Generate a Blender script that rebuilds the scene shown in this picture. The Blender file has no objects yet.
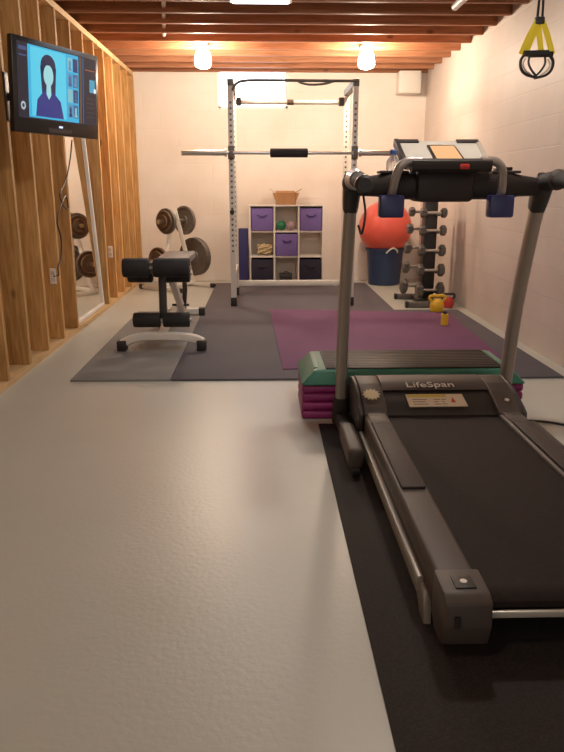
import bpy, bmesh, math, random
from mathutils import Vector as V, Matrix as M
random.seed(7)
C = bpy.context.scene.collection
PI = math.pi
ZC = 2.46            # underside of the joists
XL, XR, YB = -1.51, 1.98, 8.95

# ------------------------------------------------------------------ materials
def nodes(name):
    m = bpy.data.materials.new(name); m.use_nodes = True
    nt = m.node_tree
    return m, nt, nt.nodes['Principled BSDF']

def mat(name, col, rough=.5, metal=0., var=.0, scale=20., bump=0., bscale=200., spec=.5, stretch=(1, 1, 1), coat=0., dist=.002):
    m, nt, b = nodes(name)
    b.inputs['Roughness'].default_value = rough
    b.inputs['Metallic'].default_value = metal
    b.inputs['Specular IOR Level'].default_value = spec
    b.inputs['Coat Weight'].default_value = coat
    tc = nt.nodes.new('ShaderNodeTexCoord')
    mp = nt.nodes.new('ShaderNodeMapping'); mp.inputs['Scale'].default_value = stretch
    nt.links.new(tc.outputs['Object'], mp.inputs['Vector'])
    if var > 0:
        n = nt.nodes.new('ShaderNodeTexNoise'); n.inputs['Scale'].default_value = scale; n.inputs['Detail'].default_value = 5
        nt.links.new(mp.outputs['Vector'], n.inputs['Vector'])
        r = nt.nodes.new('ShaderNodeValToRGB')
        r.color_ramp.elements[0].position = .3; r.color_ramp.elements[1].position = .7
        r.color_ramp.elements[0].color = [max(0, c * (1 - var)) for c in col] + [1]
        r.color_ramp.elements[1].color = [min(1, c * (1 + var)) for c in col] + [1]
        nt.links.new(n.outputs['Fac'], r.inputs['Fac']); nt.links.new(r.outputs['Color'], b.inputs['Base Color'])
    else:
        b.inputs['Base Color'].default_value = list(col) + [1]
    if bump > 0:
        n2 = nt.nodes.new('ShaderNodeTexNoise'); n2.inputs['Scale'].default_value = bscale; n2.inputs['Detail'].default_value = 3
        nt.links.new(mp.outputs['Vector'], n2.inputs['Vector'])
        bp = nt.nodes.new('ShaderNodeBump'); bp.inputs['Strength'].default_value = bump; bp.inputs['Distance'].default_value = dist
        nt.links.new(n2.outputs['Fac'], bp.inputs['Height']); nt.links.new(bp.outputs['Normal'], b.inputs['Normal'])
    return m

def wood(name, light, dark, stretch, knots=True, rough=.6):
    m, nt, b = nodes(name)
    b.inputs['Roughness'].default_value = rough; b.inputs['Specular IOR Level'].default_value = .25
    tc = nt.nodes.new('ShaderNodeTexCoord'); oi = nt.nodes.new('ShaderNodeObjectInfo')
    add = nt.nodes.new('ShaderNodeVectorMath'); add.operation = 'ADD'
    sc = nt.nodes.new('ShaderNodeVectorMath'); sc.operation = 'SCALE'; sc.inputs['Scale'].default_value = 17.
    cmb = nt.nodes.new('ShaderNodeCombineXYZ')
    for k in range(3): nt.links.new(oi.outputs['Random'], cmb.inputs[k])
    nt.links.new(cmb.outputs[0], sc.inputs[0]); nt.links.new(tc.outputs['Object'], add.inputs[0]); nt.links.new(sc.outputs[0], add.inputs[1])
    mp = nt.nodes.new('ShaderNodeMapping'); mp.inputs['Scale'].default_value = stretch
    nt.links.new(add.outputs[0], mp.inputs['Vector'])
    n = nt.nodes.new('ShaderNodeTexNoise'); n.inputs['Scale'].default_value = 9; n.inputs['Detail'].default_value = 6; n.inputs['Distortion'].default_value = .6
    nt.links.new(mp.outputs[0], n.inputs['Vector'])
    r = nt.nodes.new('ShaderNodeValToRGB'); r.color_ramp.elements[0].position = .33; r.color_ramp.elements[1].position = .68
    r.color_ramp.elements[0].color = list(dark) + [1]; r.color_ramp.elements[1].color = list(light) + [1]
    nt.links.new(n.outputs['Fac'], r.inputs['Fac'])
    # board-to-board tone
    hs = nt.nodes.new('ShaderNodeHueSaturation')
    mr = nt.nodes.new('ShaderNodeMapRange'); mr.inputs['To Min'].default_value = .78; mr.inputs['To Max'].default_value = 1.15
    nt.links.new(oi.outputs['Random'], mr.inputs['Value']); nt.links.new(mr.outputs[0], hs.inputs['Value'])
    nt.links.new(r.outputs['Color'], hs.inputs['Color'])
    out = hs.outputs['Color']
    if knots:
        vo = nt.nodes.new('ShaderNodeTexVoronoi'); vo.inputs['Scale'].default_value = 4.2
        mk = nt.nodes.new('ShaderNodeMapping'); mk.inputs['Scale'].default_value = [1. if s >= 1 else .55 for s in stretch]
        nt.links.new(add.outputs[0], mk.inputs['Vector']); nt.links.new(mk.outputs[0], vo.inputs['Vector'])
        rk = nt.nodes.new('ShaderNodeValToRGB'); rk.color_ramp.elements[0].position = .05; rk.color_ramp.elements[1].position = .11
        rk.color_ramp.elements[0].color = (.75, .75, .75, 1); rk.color_ramp.elements[1].color = (0, 0, 0, 1)
        nt.links.new(vo.outputs['Distance'], rk.inputs['Fac'])
        mx = nt.nodes.new('ShaderNodeMix'); mx.data_type = 'RGBA'
        nt.links.new(rk.outputs['Color'], mx.inputs['Factor']); nt.links.new(out, mx.inputs['A'])
        mx.inputs['B'].default_value = [c * .35 for c in dark] + [1]
        out = mx.outputs['Result']
    nt.links.new(out, b.inputs['Base Color'])
    bp = nt.nodes.new('ShaderNodeBump'); bp.inputs['Strength'].default_value = .15; bp.inputs['Distance'].default_value = .002
    nt.links.new(n.outputs['Fac'], bp.inputs['Height']); nt.links.new(bp.outputs['Normal'], b.inputs['Normal'])
    return m

def block(name, col, mortar, axis):
    """painted concrete block: brick courses in the wall's own plane"""
    m, nt, b = nodes(name)
    b.inputs['Roughness'].default_value = .5; b.inputs['Specular IOR Level'].default_value = .35
    tc = nt.nodes.new('ShaderNodeTexCoord'); sp = nt.nodes.new('ShaderNodeSeparateXYZ'); cb = nt.nodes.new('ShaderNodeCombineXYZ')
    nt.links.new(tc.outputs['Object'], sp.inputs[0])
    nt.links.new(sp.outputs[axis], cb.inputs[0]); nt.links.new(sp.outputs[2], cb.inputs[1])
    br = nt.nodes.new('ShaderNodeTexBrick')
    br.inputs['Scale'].default_value = 1.; br.inputs['Brick Width'].default_value = .406; br.inputs['Row Height'].default_value = .203
    br.inputs['Mortar Size'].default_value = .006; br.inputs['Mortar Smooth'].default_value = .7
    br.inputs['Color1'].default_value = list(col) + [1]; br.inputs['Color2'].default_value = [c * .97 for c in col] + [1]
    br.inputs['Mortar'].default_value = list(mortar) + [1]
    nt.links.new(cb.outputs[0], br.inputs['Vector'])
    n = nt.nodes.new('ShaderNodeTexNoise'); n.inputs['Scale'].default_value = 1.6; n.inputs['Detail'].default_value = 6
    nt.links.new(tc.outputs['Object'], n.inputs['Vector'])
    r = nt.nodes.new('ShaderNodeValToRGB'); r.color_ramp.elements[0].position = .3; r.color_ramp.elements[1].position = .62
    r.color_ramp.elements[0].color = (.90, .875, .85, 1); r.color_ramp.elements[1].color = (1, 1, 1, 1)
    nt.links.new(n.outputs['Fac'], r.inputs['Fac'])
    mx = nt.nodes.new('ShaderNodeMix'); mx.data_type = 'RGBA'; mx.blend_type = 'MULTIPLY'; mx.inputs['Factor'].default_value = 1.
    nt.links.new(br.outputs['Color'], mx.inputs['A']); nt.links.new(r.outputs['Color'], mx.inputs['B'])
    nt.links.new(mx.outputs['Result'], b.inputs['Base Color'])
    n2 = nt.nodes.new('ShaderNodeTexNoise'); n2.inputs['Scale'].default_value = 45; n2.inputs['Detail'].default_value = 4
    nt.links.new(tc.outputs['Object'], n2.inputs['Vector'])
    ma = nt.nodes.new('ShaderNodeMath'); ma.operation = 'MULTIPLY_ADD'; ma.inputs[1].default_value = -1.6
    nt.links.new(br.outputs['Fac'], ma.inputs[0]); nt.links.new(n2.outputs['Fac'], ma.inputs[2])
    bp = nt.nodes.new('ShaderNodeBump'); bp.inputs['Strength'].default_value = .22; bp.inputs['Distance'].default_value = .004
    nt.links.new(ma.outputs[0], bp.inputs['Height']); nt.links.new(bp.outputs['Normal'], b.inputs['Normal'])
    return m

def emit(name, col, strength):
    m, nt, b = nodes(name)
    b.inputs['Base Color'].default_value = [c * .1 for c in col] + [1]
    b.inputs['Roughness'].default_value = .25
    b.inputs['Emission Color'].default_value = list(col) + [1]; b.inputs['Emission Strength'].default_value = strength
    return m

def floor_mat():
    m, nt, b = nodes('painted_concrete')
    b.inputs['Specular IOR Level'].default_value = .5
    tc = nt.nodes.new('ShaderNodeTexCoord')
    n = nt.nodes.new('ShaderNodeTexNoise'); n.inputs['Scale'].default_value = 1.3; n.inputs['Detail'].default_value = 8; n.inputs['Roughness'].default_value = .6
    nt.links.new(tc.outputs['Object'], n.inputs['Vector'])
    r = nt.nodes.new('ShaderNodeValToRGB'); r.color_ramp.elements[0].position = .3; r.color_ramp.elements[1].position = .7
    r.color_ramp.elements[0].color = (.435, .438, .385, 1); r.color_ramp.elements[1].color = (.485, .488, .435, 1)
    nt.links.new(n.outputs['Fac'], r.inputs['Fac'])
    nt.links.new(r.outputs['Color'], b.inputs['Base Color'])
    r2 = nt.nodes.new('ShaderNodeMapRange'); r2.inputs['To Min'].default_value = .30; r2.inputs['To Max'].default_value = .42
    nt.links.new(n.outputs['Fac'], r2.inputs['Value']); nt.links.new(r2.outputs[0], b.inputs['Roughness'])
    n2 = nt.nodes.new('ShaderNodeTexNoise'); n2.inputs['Scale'].default_value = 55; n2.inputs['Detail'].default_value = 6
    nt.links.new(tc.outputs['Object'], n2.inputs['Vector'])
    bp = nt.nodes.new('ShaderNodeBump'); bp.inputs['Strength'].default_value = .35; bp.inputs['Distance'].default_value = .003
    nt.links.new(n2.outputs['Fac'], bp.inputs['Height']); nt.links.new(bp.outputs['Normal'], b.inputs['Normal'])
    return m

K = {}
K['floor'] = floor_mat()
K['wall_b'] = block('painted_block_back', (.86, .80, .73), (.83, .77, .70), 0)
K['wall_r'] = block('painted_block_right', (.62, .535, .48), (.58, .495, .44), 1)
K['stud'] = wood('stud_pine', (.64, .38, .15), (.41, .21, .065), (6, 6, .45))
K['plate'] = wood('plate_pine', (.70, .48, .25), (.56, .36, .16), (6, .45, 6))
K['joist'] = wood('joist_fir', (.42, .175, .085), (.27, .105, .05), (.4, 6, 6))
K['sheath'] = wood('sheathing', (.58, .35, .15), (.46, .26, .10), (2, 2, .6), False)
K['subfloor'] = mat('subfloor_board', (.34, .22, .13), .8, var=.2, scale=12)
K['white_metal'] = mat('white_enamel', (.72, .69, .62), .35, var=.04, scale=8)
K['chrome'] = mat('brushed_steel', (.62, .59, .55), .28, 1., var=.05, scale=40)
K['black_plastic'] = mat('black_plastic', (.018, .016, .016), .45, bump=.1)
K['black_foam'] = mat('black_foam', (.012, .011, .012), .75, bump=.3, bscale=300)
K['black_gloss'] = mat('black_gloss', (.010, .009, .010), .28)
K['vinyl'] = mat('dark_grey_vinyl', (.12, .118, .13), .3, bump=.1)
K['iron'] = mat('grey_cast_iron', (.14, .125, .11), .5, .5, var=.15, scale=30, bump=.1)
K['iron_brown'] = mat('brown_cast_iron', (.13, .085, .06), .5, .4, var=.2, scale=30, bump=.1)
K['light_mat'] = mat('light_grey_foam', (.205, .20, .19), .8, var=.06, scale=3, bump=.25, bscale=160)
K['dark_mat'] = mat('dark_grey_foam', (.078, .072, .088), .75, var=.07, scale=3, bump=.25, bscale=160)
K['purple_mat'] = mat('purple_yoga', (.135, .033, .115), .75, var=.08, scale=5, bump=.25, bscale=220)
K['rubber'] = mat('black_rubber', (.021, .0155, .014), .85, spec=.3, var=.35, scale=160, bump=.4, bscale=300)
K['tm_grey'] = mat('charcoal_plastic', (.058, .043, .036), .5, bump=.12, bscale=400, spec=.35)
K['tm_dark'] = mat('dark_charcoal_plastic', (.022, .016, .014), .5, bump=.12, bscale=400, spec=.3)
K['tm_pad'] = mat('textured_foot_rail', (.034, .024, .021), .6, spec=.25, var=.3, scale=140, bump=.4, bscale=260)
K['tm_tube'] = mat('grey_painted_tube', (.31, .27, .23), .35, .35)
K['belt'] = mat('belt_rubber', (.016, .0105, .009), .75, spec=.15, var=.15, scale=60, bump=.3, bscale=500)
K['silver'] = mat('silver_plastic', (.50, .45, .38), .35, .3)
K['tube_silver'] = mat('silver_tube', (.40, .36, .33), .35, .75)
K['pale_panel'] = mat('pale_grey_panel', (.52, .49, .43), .4)
K['blue_pocket'] = mat('navy_plastic', (.025, .032, .13), .35)
K['red'] = mat('red_plastic', (.55, .03, .02), .3)
K['ball'] = mat('coral_red_rubber', (.70, .10, .07), .33, spec=.4)
K['bucket'] = mat('navy_bucket_plastic', (.012, .03, .085), .38)
K['rope'] = mat('white_rope', (.7, .66, .58), .8)
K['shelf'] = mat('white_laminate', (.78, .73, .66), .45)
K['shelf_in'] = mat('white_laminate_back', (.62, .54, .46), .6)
K['bin_purple'] = mat('purple_canvas', (.155, .11, .36), .85, var=.08, scale=60, bump=.2)
K['bin_navy'] = mat('black_canvas', (.016, .014, .035), .85, bump=.2)
K['seam'] = mat('dark_purple_trim', (.07, .035, .15), .8)
K['cardboard'] = mat('cardboard', (.42, .22, .095), .8, var=.08, scale=12)
K['navy_foam'] = mat('navy_foam', (.020, .022, .12), .65)
K['green_ball'] = mat('green_rubber', (.015, .17, .075), .35)
K['grey_ball'] = mat('mauve_grey_rubber', (.33, .24, .26), .4)
K['straw'] = mat('beige_rope', (.52, .42, .24), .85, var=.25, scale=50, bump=.4, bscale=80)
K['step_green'] = mat('green_step_plastic', (.02, .15, .095), .4, bump=.1)
K['step_purple'] = mat('magenta_riser_plastic', (.27, .018, .14), .42, bump=.1)
K['step_top'] = mat('ribbed_black_rubber', (.012, .008, .007), .42, spec=.08, bump=.3, bscale=14, stretch=(1, 9, 1), dist=.003)
K['yellow'] = mat('yellow_rubber', (.80, .47, .02), .45)
K['yellow_web'] = mat('yellow_webbing', (.85, .68, .03), .7, bump=.2)
K['black_web'] = mat('black_webbing', (.014, .013, .014), .75)
K['grey_web'] = mat('grey_webbing', (.42, .38, .36), .75)
K['white_plastic'] = mat('white_plastic', (.76, .73, .68), .4)
K['white_box'] = mat('white_painted_metal', (.74, .70, .64), .5)
K['clear'] = mat('clear_bottle', (.85, .88, .9), .08)
b = K['clear'].node_tree.nodes['Principled BSDF']; b.inputs['Transmission Weight'].default_value = .85; b.inputs['IOR'].default_value = 1.2
K['cap_blue'] = mat('blue_cap', (.04, .12, .4), .4)
K['sticker'] = mat('cream_sticker', (.82, .72, .45), .5)
K['label_cream'] = mat('label_cream', (.72, .60, .42), .5)
K['label_yellow'] = mat('label_yellow', (.62, .46, .06), .5)
K['ink'] = mat('label_ink', (.20, .15, .10), .6)
K['badge'] = mat('silver_badge', (.82, .78, .72), .3, .3)
K['mirror'] = mat('mirror_glass', (.86, .84, .80), .03, 1.)
K['bulb'] = emit('warm_bulb', (1., .78, .57), 200)
K['bulb_near'] = emit('near_bulb', (1., .93, .84), 140)
K['bulb_rear'] = emit('rear_bulb', (1., .86, .71), 66)
K['tube_light'] = emit('cool_lens', (.88, .93, 1.), 4.5)
K['daylight'] = emit('window_daylight', (.93, .95, 1.), 5.5)
K['led'] = emit('display_glow', (.80, .42, .19), .75)  # wooden ceiling mirrored in the console display, put in as tan emission

# ------------------------------------------------------------------ mesh builder
class B:
    def __init__(s): s.bm = bmesh.new(); s.mi = 0
    def _tag(s, before):
        for f in s.bm.faces:
            if f.index == -1 or f.index >= before: f.material_index = s.mi
    def _faces(s, fs):
        for f in fs: f.material_index = s.mi
    def box(s, lo, hi, bev=0., mtx=None, seg=2):
        c = [(a + b) / 2 for a, b in zip(lo, hi)]; d = [abs(b - a) for a, b in zip(lo, hi)]
        g = bmesh.ops.create_cube(s.bm, size=1.)
        vs = g['verts']
        for v in vs: v.co = V((v.co.x * d[0] + c[0], v.co.y * d[1] + c[1], v.co.z * d[2] + c[2]))
        fs = list({f for v in vs for f in v.link_faces}); s._faces(fs)
        if bev > 0:
            es = list({e for v in vs for e in v.link_edges})
            r = bmesh.ops.bevel(s.bm, geom=es, offset=bev, segments=seg, affect='EDGES', profile=.5)
            s._faces(r['faces']); vs = list({v for f in r['faces'] for v in f.verts} | {v for v in vs if v.is_valid})
        if mtx is not None:
            for v in vs:
                if v.is_valid: v.co = mtx @ v.co
        return s
    def ring(s, c, u, w, n, ru, rw=None, sq=0):
        rw = ru if rw is None else rw
        out = []
        for i in range(n):
            a = 2 * PI * (i + .5) / n; ca, sa = math.cos(a), math.sin(a)
            if sq:
                k = (abs(ca) ** sq + abs(sa) ** sq) ** (-1. / sq); ca *= k; sa *= k
            out.append(s.bm.verts.new(c + u * (ru * ca) + w * (rw * sa)))
        return out
    def skin(s, rings, close=(True, True)):
        fs = []
        for a, b_ in zip(rings, rings[1:]):
            n = len(a)
            for i in range(n): fs.append(s.bm.faces.new((a[i], a[(i + 1) % n], b_[(i + 1) % n], b_[i])))
        if close[0]: fs.append(s.bm.faces.new(list(reversed(rings[0]))))
        if close[1]: fs.append(s.bm.faces.new(rings[-1]))
        s._faces(fs)
        return s
    def tube(s, pts, r, n=12, r2=None, sq=0, upv=None, caps=True):
        """swept tube; r may be a list; r2 = second half-axis"""
        pts = [V(p) for p in pts]; m = len(pts)
        R = r if isinstance(r, (list, tuple)) else [r] * m
        R2 = R if r2 is None else (r2 if isinstance(r2, (list, tuple)) else [r2] * m)
        rings = []; prev = None
        for i, p in enumerate(pts):
            t = (pts[min(i + 1, m - 1)] - pts[max(i - 1, 0)]).normalized()
            if prev is None:
                ref = V(upv) if upv else (V((0, 0, 1)) if abs(t.z) < .9 else V((1, 0, 0)))
                u = t.cross(ref).normalized()
            else: u = (prev - t * prev.dot(t)).normalized()
            prev = u; w = t.cross(u).normalized()
            rings.append(s.ring(p, u, w, n, R[i], R2[i], sq))
        return s.skin(rings, (caps, caps))
    def cyl(s, a, b_, r, r2=None, n=20):
        return s.tube([a, b_], [r, r if r2 is None else r2], n)
    def lathe(s, prof, c, axis=(0, 0, 1), n=28, caps=(True, True)):
        """prof: (radius, along)"""
        c = V(c); t = V(axis).normalized(); ref = V((1, 0, 0)) if abs(t.x) < .9 else V((0, 0, 1))
        u = t.cross(ref).normalized(); w = t.cross(u).normalized()
        return s.skin([s.ring(c + t * h, u, w, n, max(r, 1e-4)) for r, h in prof], caps)
    def loop_lathe(s, prof, c, axis, n=36):
        """closed profile (a ring with a hole)"""
        return s.lathe(list(prof) + [prof[0]], c, axis, n, (False, False)).weld()
    def weld(s, d=1e-5):
        bmesh.ops.remove_doubles(s.bm, verts=s.bm.verts[:], dist=d); return s
    def prism(s, poly, ext, bev=0.):
        """poly: list of 3-D points, ext: extrusion vector"""
        a = [s.bm.verts.new(V(p)) for p in poly]; b_ = [s.bm.verts.new(V(p) + V(ext)) for p in poly]
        n = len(a); fs = []
        fs.append(s.bm.faces.new(a)); fs.append(s.bm.faces.new(list(reversed(b_))))
        for i in range(n): fs.append(s.bm.faces.new((a[(i + 1) % n], a[i], b_[i], b_[(i + 1) % n])))
        s._faces(fs)
        bmesh.ops.recalc_face_normals(s.bm, faces=fs)
        if bev > 0:
            es = list({e for f in fs for e in f.edges})
            r = bmesh.ops.bevel(s.bm, geom=es, offset=bev, segments=2, affect='EDGES', profile=.5); s._faces(r['faces'])
        return s
    def face(s, pts):
        f = s.bm.faces.new([s.bm.verts.new(V(p)) for p in pts]); f.material_index = s.mi; return s
    def sphere(s, c, r, seg=32, sc=(1, 1, 1)):
        g = bmesh.ops.create_uvsphere(s.bm, u_segments=seg, v_segments=seg // 2, radius=r)
        for v in g['verts']: v.co = V((v.co.x * sc[0], v.co.y * sc[1], v.co.z * sc[2])) + V(c)
        s._faces(list({f for v in g['verts'] for f in v.link_faces})); return s

def tag(o, label=None, cat=None, group=None, kind=None):
    if label: o['label'] = label
    if cat: o['category'] = cat
    if group: o['group'] = group
    if kind: o['kind'] = kind
    return o

def make_mesh(name, b_, mats, off, ang=35):
    me = bpy.data.meshes.new(name)
    bmesh.ops.recalc_face_normals(b_.bm, faces=b_.bm.faces[:])
    b_.bm.to_mesh(me); b_.bm.free()
    me.transform(M.Translation(-V(off)))
    for m_ in (mats if isinstance(mats, (list, tuple)) else [mats]): me.materials.append(m_)
    me.shade_smooth(); me.set_sharp_from_angle(angle=math.radians(ang))
    return me

def thing(name, label, cat, loc, group=None):
    o = bpy.data.objects.new(name, None); C.objects.link(o); o.location = loc
    o.empty_display_size = .1
    return tag(o, label, cat, group)

def base_of(o):
    while o.parent: o = o.parent
    return V(o.location)

def part(name, b_, mats, parent, label=None, ang=35):
    o = bpy.data.objects.new(name, make_mesh(name, b_, mats, base_of(parent), ang))
    C.objects.link(o); o.parent = parent
    if label: o['label'] = label
    return o

def solo(name, b_, mats, label, cat, group=None, ang=35):
    xs = [v.co for v in b_.bm.verts]
    off = V(((min(v.x for v in xs) + max(v.x for v in xs)) / 2, (min(v.y for v in xs) + max(v.y for v in xs)) / 2, min(v.z for v in xs)))
    o = bpy.data.objects.new(name, make_mesh(name, b_, mats, off, ang)); C.objects.link(o); o.location = off
    return tag(o, label, cat, group)

def struct(name, b_, mats, parent=None, ang=35):
    o = bpy.data.objects.new(name, make_mesh(name, b_, mats, (0, 0, 0), ang)); C.objects.link(o)
    if parent: o.parent = parent
    else: o['kind'] = 'structure'
    return o

def arc(p0, p1, p2, n=6):
    p0, p1, p2 = V(p0), V(p1), V(p2)
    return [p0 * (1 - t) ** 2 + p1 * 2 * t * (1 - t) + p2 * t * t for t in [i / n for i in range(n + 1)]]

def smooth(pts, n=8):
    """Catmull-Rom through the points"""
    P = [V(p) for p in pts]; P = [P[0] * 2 - P[1]] + P + [P[-1] * 2 - P[-2]]; out = []
    for i in range(1, len(P) - 2):
        a, b_, c, d = P[i - 1:i + 3]
        for k in range(n):
            t = k / n
            out.append(.5 * ((2 * b_) + (c - a) * t + (2 * a - 5 * b_ + 4 * c - d) * t * t + (3 * b_ - a - 3 * c + d) * t ** 3))
    return out + [P[-2]]

# ------------------------------------------------------------------ camera
FPX = 700.; pitch = math.atan((376 - 187) / FPX); yaw = -math.atan((282 - 262) / math.hypot(FPX, 189))
cam = bpy.data.cameras.new('camera'); co = bpy.data.objects.new('camera', cam); C.objects.link(co)
cam.sensor_fit = 'VERTICAL'; cam.sensor_height = 24; cam.lens = FPX / 752 * 24
cam.clip_start = .05; cam.clip_end = 60
co.location = (0, 0, 1.15); co.rotation_euler = (PI / 2 - pitch, 0, yaw)
bpy.context.scene.camera = co

# ------------------------------------------------------------------ setting
Y0 = -1.6
struct('floor', B().box((XL - .2, Y0, -.1), (XR + .02, YB + .2, 0)), K['floor'])
# back wall with the high window opening
WX0, WX1, WZ0 = -.52, .318, 2.06
w = B()
w.box((XL - .2, YB, 0), (XR + .02, YB + .2, WZ0)).box((XL - .2, YB, WZ0), (WX0, YB + .2, 2.74)).box((WX1, YB, WZ0), (XR + .02, YB + .2, 2.74))
struct('wall_back', w, K['wall_b'])
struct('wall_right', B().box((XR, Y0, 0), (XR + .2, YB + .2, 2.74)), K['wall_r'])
wf = struct('window_1', B().face([(WX0, YB + .12, WZ0), (WX1, YB + .12, WZ0), (WX1, YB + .12, 2.72), (WX0, YB + .12, 2.72)]), K['daylight'])
fr = B(); t_ = .03
fr.box((WX0, YB + .06, WZ0), (WX1, YB + .10, WZ0 + t_)).box((WX0, YB + .06, WZ0), (WX0 + t_, YB + .10, 2.6)).box((WX1 - t_, YB + .06, WZ0), (WX1, YB + .10, 2.6))
struct('window_frame', fr, K['white_plastic'], wf)

# left: open stud wall
wl = struct('wall_left', B().box((XL - .19, Y0, 0), (XL - .15, YB, 2.74)), K['sheath'])
struct('sill_plate', B().box((XL - .15, Y0, 0), (XL, YB, .038)), K['plate'], wl)
struct('top_plate', B().box((XL - .15, Y0, ZC - .045), (XL, YB, ZC)), K['plate'], wl)
SD = .145
k = -13
while True:
    y1 = 4.08 + .406 * k; k += 1
    if y1 > YB: break
    if y1 < Y0 + .1: continue
    z0 = .038
    if 5.9 < y1 < 6.8: z0 = 1.93          # cripple studs over the framed opening that holds the mirror
    struct('stud', B().box((XL - SD, y1 - .038, z0), (XL, y1, ZC - .045), .002, seg=1), K['stud'], wl)
struct('stud', B().box((XL - SD, YB - .04, .038), (XL, YB - .002, ZC - .045), .002, seg=1), K['stud'], wl)
struct('header', B().box((XL - SD, 5.711, 1.84), (XL, 6.886, 1.93), .002, seg=1), K['plate'], wl)

# ceiling: subfloor and joists
ce = struct('ceiling', B().box((XL - .2, Y0, ZC + .24), (XR + .2, YB + .2, ZC + .27)), K['subfloor'])
JY = [6.03 + .37 * i for i in range(-20, 8)]
for y in JY:
    struct('joist', B().box((XL - .18, y - .02, ZC), (XR - .002, y + .02, ZC + .239), .002, seg=1), K['joist'], ce)
struct('joist', B().box((XL - .18, YB - .045, ZC), (XR - .002, YB - .005, ZC + .239), .002, seg=1), K['joist'], ce)

# ------------------------------------------------------------------ lamps
def bulb_fixture(x, y, label, m, span, big=True):
    t = thing('ceiling_lamp', label, 'ceiling lamp', (x, y, ZC), 'lamps on the joists')
    part('mounting_bar', B().box((x - .05, span[0], ZC + .002), (x + .05, span[1], ZC + .03)), K['joist'], t)
    part('lamp_holder', B().lathe([(.062, .0), (.062, -.012), (.036, -.03), (.03, -.05)], (x, y, ZC + .002)), K['white_plastic'], t)
    if big: prof = [(.045, -.044), (.058, -.052), (.070, -.08), (.080, -.13), (.080, -.165), (.066, -.19), (.035, -.203), (.004, -.206)]
    else: prof = [(.014, -.048), (.016, -.06), (.026, -.082), (.031, -.10), (.029, -.118), (.018, -.132), (.004, -.136)]
    part('globe' if big else 'bulb', B().lathe(prof, (x, y, ZC)), m, t)
bulb_fixture(-.56, 7.325, 'lit frosted globe lamp on the ceiling joists, over the rack\'s left side', K['bulb'], (7.162, 7.488))
bulb_fixture(1.02, 7.325, 'lit frosted globe lamp on the ceiling joists, over the rack\'s right side', K['bulb'], (7.162, 7.488))
bulb_fixture(.75, 2.885, 'lit frosted globe lamp on the ceiling joists, above the treadmill', K['bulb_near'], (2.722, 3.048))

bulb_fixture(-.55, .295, 'lit frosted globe lamp on the ceiling joists, above the open floor at the near end', K['bulb_rear'], (.132, .458))
t = thing('shop_light', 'wide pale ceiling light across the joists at the top of the photo', 'light', (0, 5.1, ZC))
part('housing', B().box((-.22, 4.53, ZC - .022), (.225, 5.62, ZC), .004), K['white_metal'], t)
part('lens', B().box((-.20, 4.55, ZC - .030), (.205, 5.60, ZC - .022), .003), K['tube_light'], t)
solo('white_pipe', B().tube([(-.62, 5.0, ZC + .05), (-.90, 7.13, ZC + .05)], .017), K['white_plastic'],
     'thin white pipe running through the ceiling joists on the left', 'pipe')
p = B().loop_lathe([(.019, 0), (.026, 0), (.026, 2.2), (.019, 2.2)], (1.434, 5.66, ZC - .026), (0, -1, 0))
solo('drain_pipe', p, K['white_plastic'], 'white pipe with an open end under the ceiling joists on the right', 'pipe')

# ------------------------------------------------------------------ floor mats
solo('light_floor_mat', B().box((-1.18, 4.153, 0), (-.571, 6.59, .014), .003), K['light_mat'],
     'pale grey foam floor mat strip under the front of the weight bench', 'mat')
L = [(-.569, 4.153, 0), (1.87, 4.153, 0), (1.87, 6.62, 0), (1.262, 6.62, 0), (1.262, 8.6, 0), (-.569, 8.6, 0)]
solo('dark_floor_mat', B().prism(L, (0, 0, .0135), .003), K['dark_mat'], 'wide dark grey foam floor mat under the power rack', 'mat')
solo('yoga_mat', B().prism([(.125, 4.36, .014), (1.64, 4.50, .014), (1.73, 6.40, .014), (.065, 6.655, .014)], (0, 0, .006), .002), K['purple_mat'],
     'purple exercise mat lying on the dark floor mat behind the step', 'mat')
solo('rubber_mat', B().box((.274, .55, 0), (1.30, 3.312, .008), .002), K['rubber'], 'black speckled rubber mat under the treadmill', 'mat')
ZT = .008   # treadmill stands on the rubber mat

# ------------------------------------------------------------------ treadmill
T = thing('treadmill', 'black and grey folding treadmill on the black rubber mat', 'treadmill', (.784, 2.4, ZT))
XC = .784
# base frame
bf = B()
bf.tube([(XC, 3.30, ZT + .04)] + [(XC, 3.30, ZT + .04)], .01) if False else None
bf.box((XC - .40, 3.26, ZT + .012), (XC + .40, 3.325, ZT + .075), .01)
for s in (-1, 1):
    x = XC + s * .405
    bf.box((x - .028, 2.66, ZT + .022), (x + .028, 3.325, ZT + .085), .012)
bfo = part('base_frame', bf, K['tm_dark'], T)
for s in (-1, 1):
    x = XC + s * .412
    part('base_cover', B().box((x - .036, 2.60, ZT + .045), (x + .030, 2.95, ZT + .135), .022, seg=3), K['tm_grey'], T)
    part('base_wheel', B().lathe([(.012, -.016), (.034, -.014), (.036, 0), (.034, .014), (.012, .016)], (x, 2.645, ZT + .037), (1, 0, 0)), K['black_plastic'], T)
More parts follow.
